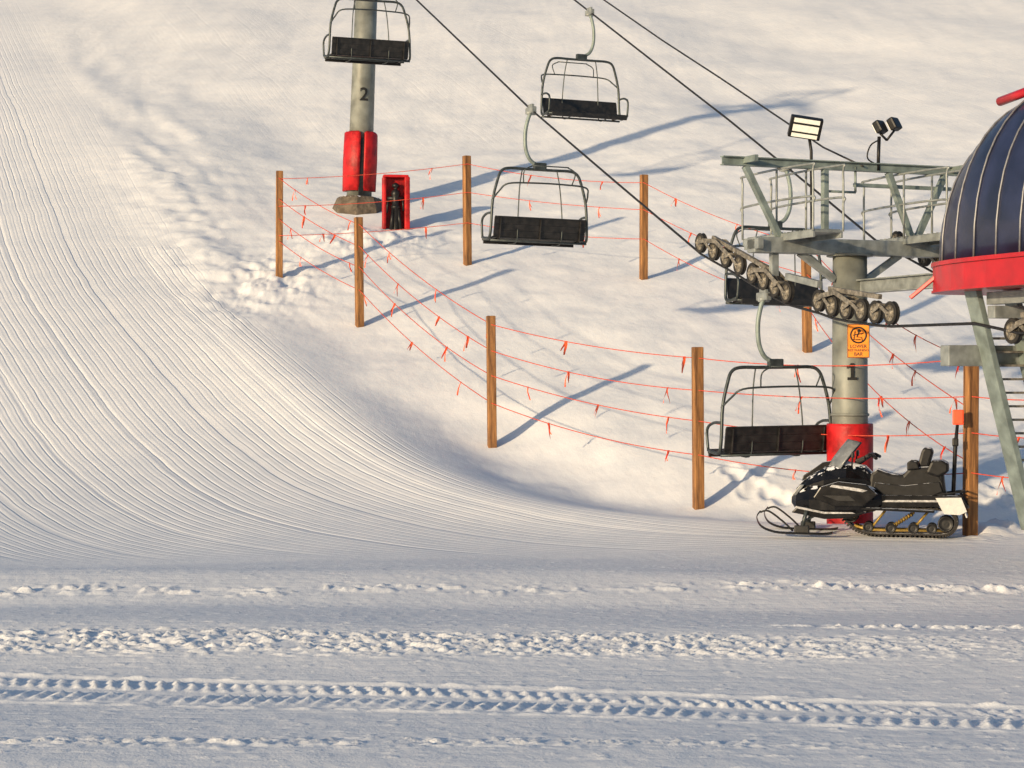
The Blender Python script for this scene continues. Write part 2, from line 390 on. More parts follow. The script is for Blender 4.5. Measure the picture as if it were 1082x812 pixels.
# ------------------------------------------------------------------ chairs
def build_chair():
    ch=empty('lift_chair',(0,0,0)); cx=.20
    g=MB(); g.box((0,0,-.02),(.10,.34,.13),bev=.02); g.box((0,.0,.06),(.06,.2,.08),bev=.015); g.cyl((-.09,0,-.07),(.09,0,-.07),.04,n=14); g.obj('grip',['galv'],ch)
    h=MB(); h.tube(cr([(0,0,-.05),(-.06,0,-.2),(-.11,0,-.45),(-.10,0,-.75),(-.02,0,-.95),(.10,0,-1.04),(cx,0,-1.06)],6),.038,12); h.obj('hanger',['green'],ch)
    f=MB()
    f.box((cx,0,-1.09),(.26,.10,.15),bev=.02)
    W=1.0; zs=.14
    hoop=[(cx-W,.42,-2.32-zs),(cx-W-.01,.06,-2.36-zs),(cx-W,-.02,-2.15-zs),(cx-W+.03,-.02,-1.78),(cx-W+.13,-.01,-1.38),(cx-W+.21,0,-1.21),(cx-W+.36,0,-1.15),(cx-.3,0,-1.15),(cx+.3,0,-1.15),(cx+W-.36,0,-1.15),(cx+W-.21,0,-1.21),(cx+W-.13,-.01,-1.38),(cx+W-.03,-.02,-1.78),(cx+W,-.02,-2.15-zs),(cx+W+.01,.06,-2.36-zs),(cx+W,.42,-2.32-zs)]
    f.tube(cr(hoop,5),.028,10)
    for sx in (-1,1):
        f.tube(cr([(cx+sx*W,-.02,-2.02),(cx+sx*W,.25,-2.03),(cx+sx*W,.45,-2.14),(cx+sx*W,.42,-2.32-zs)],5),.024,8)
        f.tube(cr([(cx+sx*.36,0,-1.15),(cx+sx*.42,-.02,-1.5),(cx+sx*.46,-.05,-2.1),(cx+sx*.46,.0,-2.4-zs),(cx+sx*.46,.42,-2.42-zs)],5),.013,6)
    f.tube([(cx-W,0,-2.4-zs),(cx+W,0,-2.4-zs)],.022,8); f.tube([(cx-W,.42,-2.36-zs),(cx+W,.42,-2.36-zs)],.022,8)
    f.obj('frame',['frame'],ch)
    s=MB(); wd=2*W-.1
    for k in range(5): s.box((cx,.03+.1*k,-2.335-zs-.012*math.sin(k)),(wd,.096,.04),bev=.008)
    s.box((cx-.83,.23,-2.375-zs),(.05,.5,.03)); s.box((cx+.83,.23,-2.375-zs),(.05,.5,.03)); s.box((cx,.50,-2.38-zs),(wd,.04,.11),bev=.01)
    s.obj('seat',['black'],ch)
    b=MB(); R=Matrix.Rotation(.18,3,'X')
    for k in range(3): b.box((cx,-.03-.022*k,-2.26-zs+.118*k),(wd,.035,.1185),R,bev=.006)
    b.box((cx,-.03,-2.14-zs),(wd-.02,.012,.33),R,bev=.002)
    for sx in (-.83,0,.83): b.beam((cx+sx,-.045,-2.36-zs),(cx+sx,-.11,-1.97-zs),.05,.02)
    b.beam((cx-wd/2,-.10,-1.955-zs),(cx+wd/2,-.10,-1.955-zs),.03,.03)
    b.obj('backrest',['black'],ch)
    r=MB(); pv=[(cx-W+.02,0,-1.78),(cx-W+.08,-.22,-1.62),(cx-W+.2,-.38,-1.49),(cx-.3,-.42,-1.46),(cx+.3,-.42,-1.46),(cx+W-.2,-.38,-1.49),(cx+W-.08,-.22,-1.62),(cx+W-.02,0,-1.78)]
    r.tube(cr(pv,5),.017,8)
    for sx in (-.5,.5): r.tube(cr([(cx+sx,-.41,-1.46),(cx+sx*1.05,-.5,-1.24),(cx+sx*.7,-.52,-1.14)],4),.013,6)
    r.tube([(cx-.38,-.52,-1.14),(cx+.38,-.52,-1.14)],.013,6)
    r.obj('restraint_bar',['frame'],ch)
    return ch
chair0=build_chair()
def place_chair(l,flip,lab,scale=1.):
    if not place_chair.used: c=chair0; place_chair.used=True
    else:
        c=chair0.copy(); COL.objects.link(c)
        for k in [o for o in chair0.children]:
            n=k.copy(); COL.objects.link(n); n.parent=c
    c.location=tow(l); c.rotation_euler=(0,random.uniform(-.015,.015),TH+(math.pi if flip else 0)); c.scale=(scale,)*3
    tag(c,lab,'ski lift chair','chairs hanging from the haul cable'); return c
place_chair.used=False
# cables in lift frame
W1=[(741,257),(755,265),(768,272),(782,280),(796,289),(808,296),(820,303),(832,309)]
W2=[(866,318),(880,323),(895,326),(911,328),(926,330),(942,331)]
w1=[onx(u,v,RX1) for u,v in W1]; w2=[onx(u,v,RX1) for u,v in W2]
WR=.165
def ext(p,q,ly): 
    t=(ly-q.y)/(q.y-p.y); return q+(q-p)*t
c1=[onx(1076,352,RX1),onx(1030,342,RX1)]+[p-Vector((0,0,WR+.02)) for p in w2[::-1]]+[p-Vector((0,0,WR+.02)) for p in w1[::-1]]+[onx(650,192,RX1),onx(560,115,RX1),onx(440,0,RX1)]
up1=ext(onx(560,115,RX1),onx(440,0,RX1),22.6); up1.z-=.15; c1.append(up1); c1.append(up1+Vector((0,40,15)))
c1=[c1[0]+Vector((0,-4,-.1))]+c1
c2=[onx(925,254,RX2),onx(850,192,RX2),onx(770,127,RX2),onx(690,65,RX2),onx(603,-3,RX2)]
up2=ext(c2[-2],c2[-1],22.6); up2.z-=.6; c2+= [up2,up2+Vector((0,40,15))]
e2=Vector((RX2,-.2,c2[0].z-.42*(c2[0].y+.2)+.1)); c2=[Vector((RX2,-9,e2.z-.3)),Vector((RX2,-2.5,e2.z-.25)),e2]+c2
for pts in (c1,c2):
    mb=MB(); o0=tow(pts[0]); mb.tube([tow(p)-o0 for p in pts],.02,8); o=mb.obj('haul_cable',['cable'],None,o0); tag(o,'dark greased steel haul cable carrying the lift chairs','cable','strands of the haul cable')
cc=[onx(912,176,.2),onx(870,156,.2),onx(830,129,.2),onx(760,82,.2),onx(700,43,.2),onx(635,-2,.2)]
cc.append(ext(cc[-2],cc[-1],21.5))
mb=MB(); o0=tow(cc[0]); mb.tube([tow(p)-o0 for p in cc],.015,6); o=mb.obj('communication_cable',['cable'],None,o0); tag(o,'thin black communication line running between lift towers','cable')
def zat(pts,y):
    q=sorted(pts,key=lambda p:p.y); return float(np.interp(y,[p.y for p in q],[p.z for p in q]))
def chair_at(u,pts,lx,flip,lab,sc=1.,dz=0):
    l=onx(u,100,lx); l.z=zat(pts,l.y)+dz; print('chair',u,l); place_chair(l,flip,lab,sc)
chair_at(561,c1,RX1,False,'empty lift chair with dark slatted seat hanging above fence',1.03)
chair_at(382,c1,RX1,False,'empty lift chair hanging in front of numbered lift tower',1.05)
chair_at(807,c1,RX1,False,'empty lift chair low over snow beside the lower tower',.97,-.06)
chair_at(623,c2,RX2,True,'empty lift chair high on the far cable strand',.94)
chair_at(830,c2,RX2,True,'empty lift chair partly behind the tower pulleys',.99)
# ------------------------------------------------------------------ sheaves
def sheave_mesh():
    s=MB(); R=WR; mt=Matrix.Rotation(math.pi/2,4,'Y')
    s.lathe([(R*.70,-.035),(R*.93,-.04),(R,-.03),(R*.94,-.012),(R*.94,.012),(R,.03),(R*.93,.04),(R*.70,.035)],24,0,mt)
    s.lathe([(R*.70,-.035),(R*.66,-.02),(R*.3,-.014),(R*.28,-.05),(.005,-.05)],24,1,mt)
    s.lathe([(R*.70,.035),(R*.66,.02),(R*.3,.014),(R*.28,.05),(.005,.05)],24,1,mt)
    for k in range(6):
        a=k*math.pi/3; s.beam((-.022,math.cos(a)*R*.28,math.sin(a)*R*.28),(-.022,math.cos(a)*R*.66,math.sin(a)*R*.66),.02,.012,.002,1)
    return s
SH=sheave_mesh()
def train(parent,pts,off):
    b=MB()
    for k in range(0,len(pts)-1,2):
        p,q=pts[k],pts[k+1]
        for dx in (-.075,.075):
            d=Vector((dx,0,0)); mid=(p+q)/2+Vector((0,0,.10))
            b.beam(p+d,mid+d,.012,.055,.003); b.beam(q+d,mid+d,.012,.055,.003)
        b.cyl((p+q)/2+Vector((-.11,0,.1)),(p+q)/2+Vector((.11,0,.1)),.03,n=12)
    for k in range(0,len(pts)-3,4):
        p=(pts[k]+pts[k+1])/2+Vector((0,0,.1)); q=(pts[k+2]+pts[k+3])/2+Vector((0,0,.1))
        for dx in (-.1,.1):
            d=Vector((dx,0,0)); mid=(p+q)/2+Vector((0,0,.1)); b.beam(p+d,mid+d,.014,.07,.003); b.beam(q+d,mid+d,.014,.07,.003)
    p=pts[0].lerp(pts[-1],.15)+Vector((0,0,.2)); q=pts[0].lerp(pts[-1],.85)+Vector((0,0,.2))
    b.beam(p,q,.07,.07,.01)
    for w in pts: b.cyl(w+Vector((-.1,0,0)),w+Vector((.1,0,0)),.022,n=10)
    a=b.obj('sheave_assembly',['hub'],parent)
    first=None
    for w in pts:
        if first is None: first=SH.obj('sheave',['rubber','hub'],a,w)
        else:
            o=first.copy(); COL.objects.link(o); o.parent=a; o.location=w
    return a
def pole_text(mb,s,size,r,z,ang):
    if s=='1':
        h=size*.36
        for poly in ([(-.2,-1),(.95,-1),(.95,-.68),(-.2,-.68)],[(.18,-.68),(.58,-.68),(.58,1),(.18,1)],[(-.28,.34),(.18,.50),(.18,1),(.10,.86),(-.28,.66)]):
            out=[]
            for x,y in poly:
                a=(x-.35)*h/r+ang; rr=r+.006
                out.append(Vector((math.sin(a)*rr,-math.cos(a)*rr,z+y*h)))
            mb.add(out,[list(range(len(out)))])
        return
    v,f=textgeo(s,size)
    out=[]
    for p in v:
        a=p.x/r+ang; rr=r+.004+p.z
        out.append(Vector((math.sin(a)*rr,-math.cos(a)*rr,z+p.y)))
    mb.add(out,f)
# ------------------------------------------------------------------ tower 1
t1=empty('lift_tower',T1,(0,0,TH))
ztop=ony(898,262,0).z
p=MB(); p.tube([(0,0,-.4),(0,0,ztop-.12)],[.29,.265],32); p.cyl((0,0,ztop-.14),(0,0,ztop-.1),.36,n=32)
p.cyl((0,0,1.72),(0,0,1.76),.30,n=32)
p.obj('pole',['pole'],t1)
cl=toloc(Vector((0,0,0))); angc=math.atan2(cl.x,-cl.y)
nb=MB(); zn=ony(904,393,0).z; pole_text(nb,'1',.36,.290,zn,angc+.12); nb.obj('number',['ink'],t1)
pd=MB()
za,zb=ony(898,497,0).z,ony(898,448,0).z
pd.tube(cr([(0,0,-.3),(0,0,.2),(0,0,za+.1),(0,0,zb-.06),(0,0,zb)],3),[.36]*11+[.35,.325],28)
pd.obj('padding',['red'],t1)
ca=MB(); ca.beam((-1.75,0,ztop),(1.95,0,ztop),.26,.24,.02)
ca.beam((-1.7,-.22,ztop+.01),(-1.7,.22,ztop+.01),.1,.16); ca.beam((1.65,-.5,ztop+.01),(1.65,.5,ztop+.01),.1,.16)
for sx in (-1,1): ca.beam((sx*.28,0,ztop-.5),(sx*.9,0,ztop-.1),.1,.1)
ca.beam((RX1,0,ztop-.1),(RX1,0,w1[-1].z+.22),.1,.12)
ca.beam(w1[-1]+Vector((0,0,.24)),w2[0]+Vector((0,0,.24)),.09,.1)
ca.obj('crossarm',['galv'],t1)
cb=MB(); zc=ony(940,299,-1.5).z; cb.ibeam((.02,-.27,zc),(.02,-5.5,zc),.16,.22,.02); cb.obj('connecting_beam',['galv'],t1)
train(t1,w1,0); train(t1,w2,0)
w3=[Vector((RX2,y,zat(c2,y)+WR+.02)) for y in (1.2,.8,.4,0,-.4,-.8)]
train(t1,w3,0)
# work platforms and rails
def catwalk(x,y0,y1,z):
    pl=MB(); pl.box((x,(y0+y1)/2,z),(.5,y1-y0,.04),bev=.005)
    for k in range(int((y1-y0)/.12)): pl.box((x,y0+.06+.12*k,z+.028),(.48,.03,.012),bev=0)
    pl.beam((x-.24,y0,z-.05),(x-.24,y1,z-.05),.04,.09); pl.beam((x+.24,y0,z-.05),(x+.24,y1,z-.05),.04,.09)
    pl.obj('work_platform',['galv'],t1)
    for sx in (-.26,.26):
        r=MB(); X_=x+sx
        for zz in (1.,.52):
            r.tube(cr([(X_,y0,z),(X_,y0,z+zz-.12),(X_,y0+.12,z+zz),(X_,y1-.12,z+zz),(X_,y1,z+zz-.12),(X_,y1,z)],4),.018,8)
        r.tube([(X_,(y0+y1)/2,z),(X_,(y0+y1)/2,z+1)],.018,8)
        r.obj('railing',['galv'],t1)
catwalk(-1.0,-1.0,1.15,ztop+.16); catwalk(1.15,-1.3,1.0,ztop+.16)
# lifting frame
lf=MB(); zt=ony(895,176,0).z
lf.ibeam((-2.25,0,zt),(2.25,0,zt),.12,.14,.018)
for x0,x1 in ((-1.25,-1.85),(-.45,-.45),(1.15,.7),(1.2,1.75)):
    lf.beam((x0,0,ztop+.12),(x1,0,zt-.07),.10,.09)
lf.beam((-1.85,-.35,zt+.02),(-1.85,.35,zt+.02),.07,.1); lf.beam((1.9,-.35,zt+.02),(1.9,.35,zt+.02),.07,.1)
lf.beam((.1,.05,zt-.28),(1.9,.05,zt-.28),.05,.06)
lf.cyl((-.45,0,zt-.4),(.1,0,zt-.4),.02,n=8); lf.cyl((.1,0,zt-.4),(.1,0,zt),.02,n=8)
lf.obj('lifting_frame',['green'],t1)
# floodlights
l=ony(851,135,0)
fl=MB(); R=Matrix.Rotation(-TH,3,'Z')@Matrix.Rotation(.15,3,'Y')@Matrix.Rotation(.5,3,'X')
fl.box(l,(.5,.12,.34),R,.02); fl.tube([l+Vector((.1,.08,-.05)),(l.x+.14,.06,l.z-.35),(l.x+.14,.04,ztop+.1)],.025,8)
fo=fl.obj('floodlight',['blk'],t1)
gl=MB(); gl.box(l+R@Vector((0,-.066,.0)),(.40,.012,.11),R,.003); gl.box(l+R@Vector((0,-.066,.125)),(.40,.012,.07),R,.003); gl.box(l+R@Vector((0,-.066,-.115)),(.40,.012,.06),R,.003)
gl.obj('lamp_glass',['lamp'],fo)
l=ony(937,135,0)
fl=MB(); R=Matrix.Rotation(-TH-2.3,3,'Z')@Matrix.Rotation(.5,3,'X')
for dx,dz in ((-.12,.0),(.14,.06)):
    fl.box(l+Vector((dx,0,dz)),(.22,.12,.2),R,.03); fl.cyl(l+Vector((dx,0,dz-.1)),l+Vector((0,0,-.2)),.02,n=8)
fl.tube([l+Vector((-.14,0,-.15)),(l.x-.16,0,zt-.05)],.028,8)
fl.tube(cr([l+Vector((-.14,0,-.2)),l+Vector((-.3,0,-.3)),l+Vector((-.35,0,-.5)),l+Vector((-.15,0,-.6))],5),.012,6)
fo=fl.obj('floodlight',['blk'],t1)
gl=MB()
for dx,dz in ((-.12,.0),(.14,.06)): gl.box(l+Vector((dx,0,dz))+R@Vector((0,-.066,0)),(.17,.012,.15),R,.003)
gl.obj('lamp_glass',['lamp'],fo)
ld=MB()
for sx in (-.16,.16): ld.tube([(.18+sx,.42,.6),(.18+sx,.42,ztop)],.015,6)
for k in range(11): ld.tube([(.02,.42,.8+.3*k),(.34,.42,.8+.3*k)],.011,6)
ld.beam((.18,.27,1.),(.18,.42,1.),.04,.03); ld.beam((.18,.26,3.),(.18,.42,3.),.04,.03)
ld.obj('ladder',['galv'],t1)
tag(t1,'grey steel lift tower number one with pulley trains and red padding','lift tower','towers of the chairlift')
# sign
sp=tow(ony(907,361,0)); fd=Vector((-sp.x,-sp.y,0)).normalized(); sp=sp+fd*.35
yaw=math.atan2(fd.x,-fd.y)
sg=empty('warning_sign',sp,(0,0,yaw))
b=MB(); b.box((0,0,0),(.34,.012,.52),bev=.003); b.box((0,.05,.12),(.06,.09,.04),bev=.003); b.box((0,.05,-.12),(.06,.09,.04),bev=.003); b.obj('board',['orange'],sg)
b=MB()
for c,s in (((0,-.008,.252),(.33,.004,.008)),((0,-.008,-.252),(.33,.004,.008)),((-.162,-.008,0),(.008,.004,.496)),((.162,-.008,0),(.008,.004,.496))): b.box(c,s,bev=0)
b.obj('border',['ink'],sg)
b=MB()
b.tube([Vector((.118*math.cos(a*math.pi/18),-.008,.09+.118*math.sin(a*math.pi/18))) for a in range(36)],.013,6,closed=True)
b.lathe([(.001,.004),(.027,.004),(.027,0),(.001,0)],16,0,Matrix.Translation((.01,-.008,.155))@Matrix.Rotation(math.pi/2,4,'X'),False)
b.beam((.0,-.009,.135),(-.03,-.009,.06),.006,.044,.001,up=(0,1,0)); b.beam((-.03,-.009,.062),(.045,-.009,.055),.036,.006,.001)
b.beam((.045,-.009,.06),(.055,-.009,.0),.03,.006,.001); b.beam((-.005,-.009,.12),(.05,-.009,.095),.022,.006,.001)
b.tube([(-.085,-.01,.09),(.08,-.01,.12)],.008,6); b.tube([(-.05,-.01,.15),(-.07,-.01,.02),(.03,-.01,.02)],.008,6)
b.obj('pictogram',['ink'],sg)
b=MB()
for t,z,s in (('LOWER',-.085,.074),('RESTRAINING',-.145,.050),('BAR',-.205,.074)):
    v,f=textgeo(t,s,.001); b.add([Vector((p.x,-.0075-p.z,z+p.y)) for p in v],f)
b.obj('lettering',['ink'],sg)
tag(sg,'orange warning sign reading lower restraining bar fixed on tower','sign')
# ------------------------------------------------------------------ tower 2
t2=empty('lift_tower',T2,(0,math.radians(2.2),TH))
tl=toloc(T2); zr=(zat(c1,tl.y)+zat(c2,tl.y))/2-(T2.z-T1.z)
print('tower2 local',tl,'rope height',zr)
p=MB(); p.tube([(0,0,-.3),(0,0,zr+.2)],[.345,.28],32); p.obj('pole',['pole'],t2)
HT=zr+.2
p=MB(); p.beam((-1.75,0,HT),(1.9,0,HT),.28,.28,.02); p.obj('crossarm',['galv'],t2)
p=MB(); p.beam((-2.1,0,HT+1.3),(2.1,0,HT+1.3),.14,.14); 
for x0,x1 in ((-1.2,-1.8),(1.2,1.8),(-.3,-.3),(.4,.4)): p.beam((x0,0,HT+.14),(x1,0,HT+1.24),.1,.1)
p.obj('lifting_frame',['green'],t2)
for lx,cc_ in ((RX1,c1),(RX2,c2)):
    xx=lx-tl.x
    train(t2,[Vector((xx,y,zat(cc_,tl.y+y)-(T2.z-T1.z)-WR-.02+ .0)) for y in (1.0,.6,.2,-.2,-.6,-1.0)],0)
dcl=Vector((-T2.x,-T2.y,0)); a2=math.atan2(dcl.x,-dcl.y)-TH
dist=T2.y; zz=lambda v:(P(380,v,dist).z-T2.z)
nb=MB(); pole_text(nb,'2',.50,.335,zz(102),a2+.1); nb.obj('number',['ink'],t2)
pd=MB(); pa,pb=zz(203),zz(140)
for a0,a1 in ((a2-1.9,a2-.02),(a2+.22,a2+1.3)):
    n=12; secs=[]
    for k in range(n+1):
        a=a0+(a1-a0)*k/n; o_,i_=.46,.355
        h1=pb-.02*random.random()-(.15 if k in(0,n) else 0)*.3
        secs.append([Vector((math.sin(a)*i_,-math.cos(a)*i_,pa)),Vector((math.sin(a)*o_,-math.cos(a)*o_,pa)),Vector((math.sin(a)*(o_+.015),-math.cos(a)*(o_+.015),(pa+pb)/2)),Vector((math.sin(a)*o_,-math.cos(a)*o_,h1-.04)),Vector((math.sin(a)*(o_-.04),-math.cos(a)*(o_-.04),h1)),Vector((math.sin(a)*i_,-math.cos(a)*i_,h1))])
    pd.loft(secs)
pd.obj('padding',['red'],t2)
st=MB()
a=a2+.1; 
st.beam((math.sin(a)*.44,-math.cos(a)*.44,zz(214)),(math.sin(a)*.38,-math.cos(a)*.38,zz(148)),.14,.06,.01,up=(math.sin(a),-math.cos(a),0))
st.obj('strap',['blk'],t2)
fb=MB(); fb.lathe([(.001,.28),(.54,.28),(.60,.24),(.72,-.05),(.8,-.6)],8,0,Matrix.Rotation(.4,4,'Z'),False); fb.obj('footing',['conc'],t2)
tag(t2,'grey steel lift tower number two with red wrap padding','lift tower','towers of the chairlift')
# hydrant and its pad
hb=hit(418,242); hp=empty('snowmaking_hydrant',hb,(0,0,.15)); s=hb.y/F
b=MB(); b.box((0,.16,.66),(.66,.16,1.4),bev=.05); b.box((.29,-.02,.66),(.14,.34,1.38),bev=.04); b.box((-.3,.0,.66),(.1,.26,1.36),bev=.04); b.box((0,.0,1.36),(.66,.3,.07),bev=.03); b.obj('padding',['red'],hp)
b=MB(); b.lathe([(.09,-.1),(.09,.5),(.13,.52),(.13,.58),(.1,.6),(.11,.85),(.13,.9),(.1,.98),(.05,1.02),(.05,1.06),(.1,1.08),(.1,1.14),(.001,1.2)],16,0,Matrix.Translation((0,-.06,0)))
b.cyl((-.22,-.08,.78),(.2,-.08,.78),.055,n=12); b.cyl((-.2,-.08,.78),(-.24,-.1,.4),.03,n=8); b.cyl((.18,-.08,.78),(.2,-.1,.45),.03,n=8)
b.cyl((-.07,-.1,.5),(-.13,-.12,-.05),.05,n=10); b.cyl((.07,-.1,.5),(.12,-.12,-.05),.05,n=10)
b.obj('valve',['blk'],hp)
tag(hp,'black hydrant in an upright red padded box beside tower','hydrant')
# ------------------------------------------------------------------ terminal
tt=empty('lift_terminal',T1+Vector((S_*4.2,-C_*4.2,0)),(0,0,TH)); OY=-4.2
tt.location.z=gz(tt.location.x,tt.location.y)
DZ=T1.z-tt.location.z
def tp(l): return Vector((l[0],l[1]-OY,l[2]+DZ))
z0=ony(1000,278,-4.6); z0=z0.z
W_,Hh=1.78,2.34
def sec(s,dw=0,n=24):
    e=math.sqrt(max(0,1-(1-min(s/1.9,1))**2)); w=W_*(.62+.38*e)+dw; h=Hh*(.30+.70*e)+dw
    out=[]
    for k in range(n+1):
        t=math.pi*k/n; c,sn=math.cos(t),math.sin(t)
        out.append(tp((math.copysign(abs(c)**.9,c)*w,-4.25-s,z0+h*abs(sn)**.85)))
    return out
sv=[0,.05,.15,.3,.5,.75,1.05,1.4,1.9,3,5,7,7.3]
b=MB(); b.loft([sec(s) for s in sv]); b.obj('cover',['navy'],tt)
b=MB()
for k in range(15):
    s=.06+.48*k; b.tube(sec(s,.008),.014,6)
b.obj('cover_ribs',['rib'],tt)
b=MB()
def sk(s,z,dw=0):
    e=math.sqrt(max(0,1-(1-min(s/1.9,1))**2)); w=W_*(.62+.38*e)+.06+dw; return w
left=[];
for s in sv: left.append((sk(s,0),-4.2-s))
zb0=z0-.40
outl=[(-w,y) for w,y in left]+[(w,y) for w,y in left[::-1]]
for za_,zb_,f in ((zb0,zb0+.03,1.015),(zb0+.032,z0-.06,1.),(z0-.058,z0-.005,1.02)):
    b.loft([[tp((x*f,y,z)) for x,y in outl] for z in (za_,zb_)],sm=False)
b.obj('skirt',['redp'],tt)
b=MB(); b.tube([tp((-.55*W_,-5.2-k*.5,z0+Hh*(.84+.02*min(k,4))+.10)) for k in range(12)],.06,10); b.obj('ridge_trim',['redp'],tt)
b=MB(); q0=ony(962,315,-4.3); q1=ony(992,290,-4.6); b.beam(tp(q0),tp(q1),.05,.05); q2=ony(1000,284,-4.7); b.beam(tp(q1),tp(q2),.05,.05); b.obj('guide_arm',['redp'],tt)
# legs
def lg(u,v,y): return tp(ony(u,v,y))
b=MB(); ya=-5.2
A0,A1=lg(1026,300,ya),lg(1088,560,ya); 
B0,B1=lg(1066,300,ya),lg(1128,560,ya)
b.beam(A0,A1,.09,.26,.01,up=(0,1,0)); b.beam(B0,B1,.09,.26,.01,up=(0,1,0))
b.obj('leg',['green'],tt)
b=MB()
for k in range(14):
    t=.22+.055*k; b.beam(A0.lerp(A1,t)+Vector((.02,.05,0)),B0.lerp(B1,t)+Vector((-.02,.05,0)),.16,.03,.004)
b.obj('ladder',['hub'],tt)
b=MB(); a0=lg(998,376,-5.0); b.beam(a0,a0+Vector((3.6,0,0)),.2,.27,.015); b.obj('beam',['galv'],tt)
b=MB()
for sx in (-1,1):
    b.beam(tp((sx*1.25,-5.4,zb0-.1)),tp((sx*1.25,-11,zb0-.1)),.16,.16)
b.beam(tp((-1.4,-5.6,zb0-.28)),tp((1.4,-5.6,zb0-.28)),.16,.16)
b.cyl(tp((0,-8.5,-1)),tp((0,-8.5,zb0)),.45,n=28)
b.cyl(tp((0,-8.5,zb0-.5)),tp((0,-8.5,zb0-.4)),1.6,n=40)
b.obj('bullwheel_frame',['galv'],tt)
wp=[onx(1071,350,RX1+.05),onx(1092,352,RX1+.05)]
tr=train(tt,[tp(w) for w in wp]+[tp(wp[1]+Vector((0,-.4,0))),tp(wp[1]+Vector((0,-.8,0)))],0)
tag(tt,'navy domed lift terminal with silver ribs and red skirt','lift terminal')
# ------------------------------------------------------------------ snowmobile
sb=hit(925,567); print('sled',sb)
KM=sb.y/F
sm=empty('snowmobile',(sb.x-13*KM,sb.y+.12,gz(sb.x,sb.y+.1)),(0,0,math.radians(-14)))
def sect(x,hw,zb,zt,yc=0,n=20,ex=.6,top=None):
    o=[]; zc=(zb+zt)/2; hh=(zt-zb)/2
    for k in range(n):
        t=2*math.pi*k/n; c,s_=math.cos(t),math.sin(t)
        tp_=.18 if top is None else top
        o.append(Vector((x,yc+math.copysign(abs(c)**ex,c)*hw*(1-tp_*max(0,s_)),zc+math.copysign(abs(s_)**ex,s_)*hh)))
    return o
b=MB()
# belly pan and nose (wedge shaped), then hood with crease lines
b.loft([sect(-1.0,.16,.46,.56,ex=.4),sect(-.92,.32,.36,.66,ex=.4,top=.35),sect(-.72,.43,.30,.76,ex=.4,top=.4),sect(-.35,.47,.29,.80,ex=.4,top=.35),sect(.0,.45,.31,.78,ex=.4,top=.35),sect(.20,.36,.36,.72,ex=.4,top=.3),sect(.30,.28,.42,.66,ex=.4)],sm=False)
b.loft([sect(-.94,.12,.58,.68,ex=.5),sect(-.78,.27,.60,.84,ex=.45,top=.4),sect(-.52,.34,.62,1.0,ex=.45,top=.45),sect(-.2,.33,.62,1.08,ex=.45,top=.5),sect(.06,.24,.62,1.02,ex=.45,top=.4),sect(.16,.20,.62,.92,ex=.45)],sm=False)
b.prism([(-.86,.78),(-.5,.99),(-.3,1.04),(-.3,1.10),(-.56,1.06),(-.84,.86)],-.07,.07,.015)
b.prism([(-.98,.34),(-.5,.25),(-.1,.27),(.1,.36),(-.1,.42),(-.9,.42)],-.40,.40,.02)
b.obj('body',['hood'],sm)
for sy in (-1,1):
    b=MB()
    b.prism([(-.66,.56),(-.35,.44),(.05,.44),(.26,.62),(.10,.76),(-.3,.80),(-.55,.72)],sy*.455-.03,sy*.455+.03,.015)
    b.prism([(-.52,.60),(-.3,.52),(-.05,.52),(-.14,.60)],sy*.49-.01,sy*.49+.01,.004,1)
    b.prism([(-.42,.72),(.05,.65),(.12,.675),(.0,.705),(-.38,.755)],sy*.49-.01,sy*.49+.01,.004,2)
    b.prism([(-.92,.41),(-.5,.33),(-.05,.34),(-.1,.36),(-.5,.36),(-.9,.44)],sy*.45-.02,sy*.45+.02,.004,2)
    b.obj('side_panel',['hoods','blk','silver'],sm)
b=MB()
sl=[]
for x0,z0_,hw in ((-.52,.95,.25),(-.42,1.12,.28),(-.30,1.28,.25),(-.20,1.40,.16)):
    row=[]
    for k in range(9):
        t=-1+k/4; row.append(Vector((x0+.18*t*t,t*hw,z0_-.05*t*t)))
    for k in range(8,-1,-1):
        t=-1+k/4; row.append(Vector((x0+.18*t*t+.02,t*hw,z0_-.05*t*t-.005)))
    sl.append(row)
b.loft(sl); b.obj('windscreen',['screen'],sm)
for sy in (-1,1):
    b=MB(); b.prism([(-.97,.60),(-.86,.74),(-.80,.74),(-.92,.58)],sy*.2-.10,sy*.2+.10,.01)
    b.obj('headlight',['screen'],sm)
b=MB(); b.tube([(-.1,0,1.0),(.12,0,1.16)],.03,8); b.tube(cr([(.22,-.38,1.14),(.16,-.25,1.18),(.10,0,1.18),(.16,.25,1.18),(.22,.38,1.14)],5),.017,8)
for sy in (-1,1):
    b.tube([(.18,sy*.28,1.17),(.235,sy*.40,1.135)],.026,8); b.box((.10,sy*.27,1.16),(.05,.06,.05)); b.tube([(.1,sy*.26,1.15),(.1,sy*.38,1.12)],.009,6)
b.box((.0,0,1.10),(.16,.24,.07),Matrix.Rotation(-.4,3,'Y'),.02)
for sy in (-1,1): b.tube([(-.12,sy*.30,.98),(-.1,sy*.44,1.14)],.012,6); b.box((-.09,sy*.47,1.18),(.04,.14,.09),bev=.02)
b.obj('handlebar',['blk'],sm)
b=MB()
b.prism([(.10,.58),(.14,.90),(.24,.98),(.42,.91),(.60,.89),(.70,1.0),(1.0,1.02),(1.16,.99),(1.20,.62),(1.1,.58)],-.21,.21,.04)
b.prism([(.16,.60),(.2,.78),(.62,.74),(1.12,.80),(1.16,.66),(1.0,.58)],-.235,.235,.015)
b.obj('seat',['vinyl'],sm)
b=MB()
b.prism([(.80,1.0),(.86,1.24),(.90,1.29),(1.0,1.28),(1.03,1.22),(.96,1.0)],-.18,.18,.035)
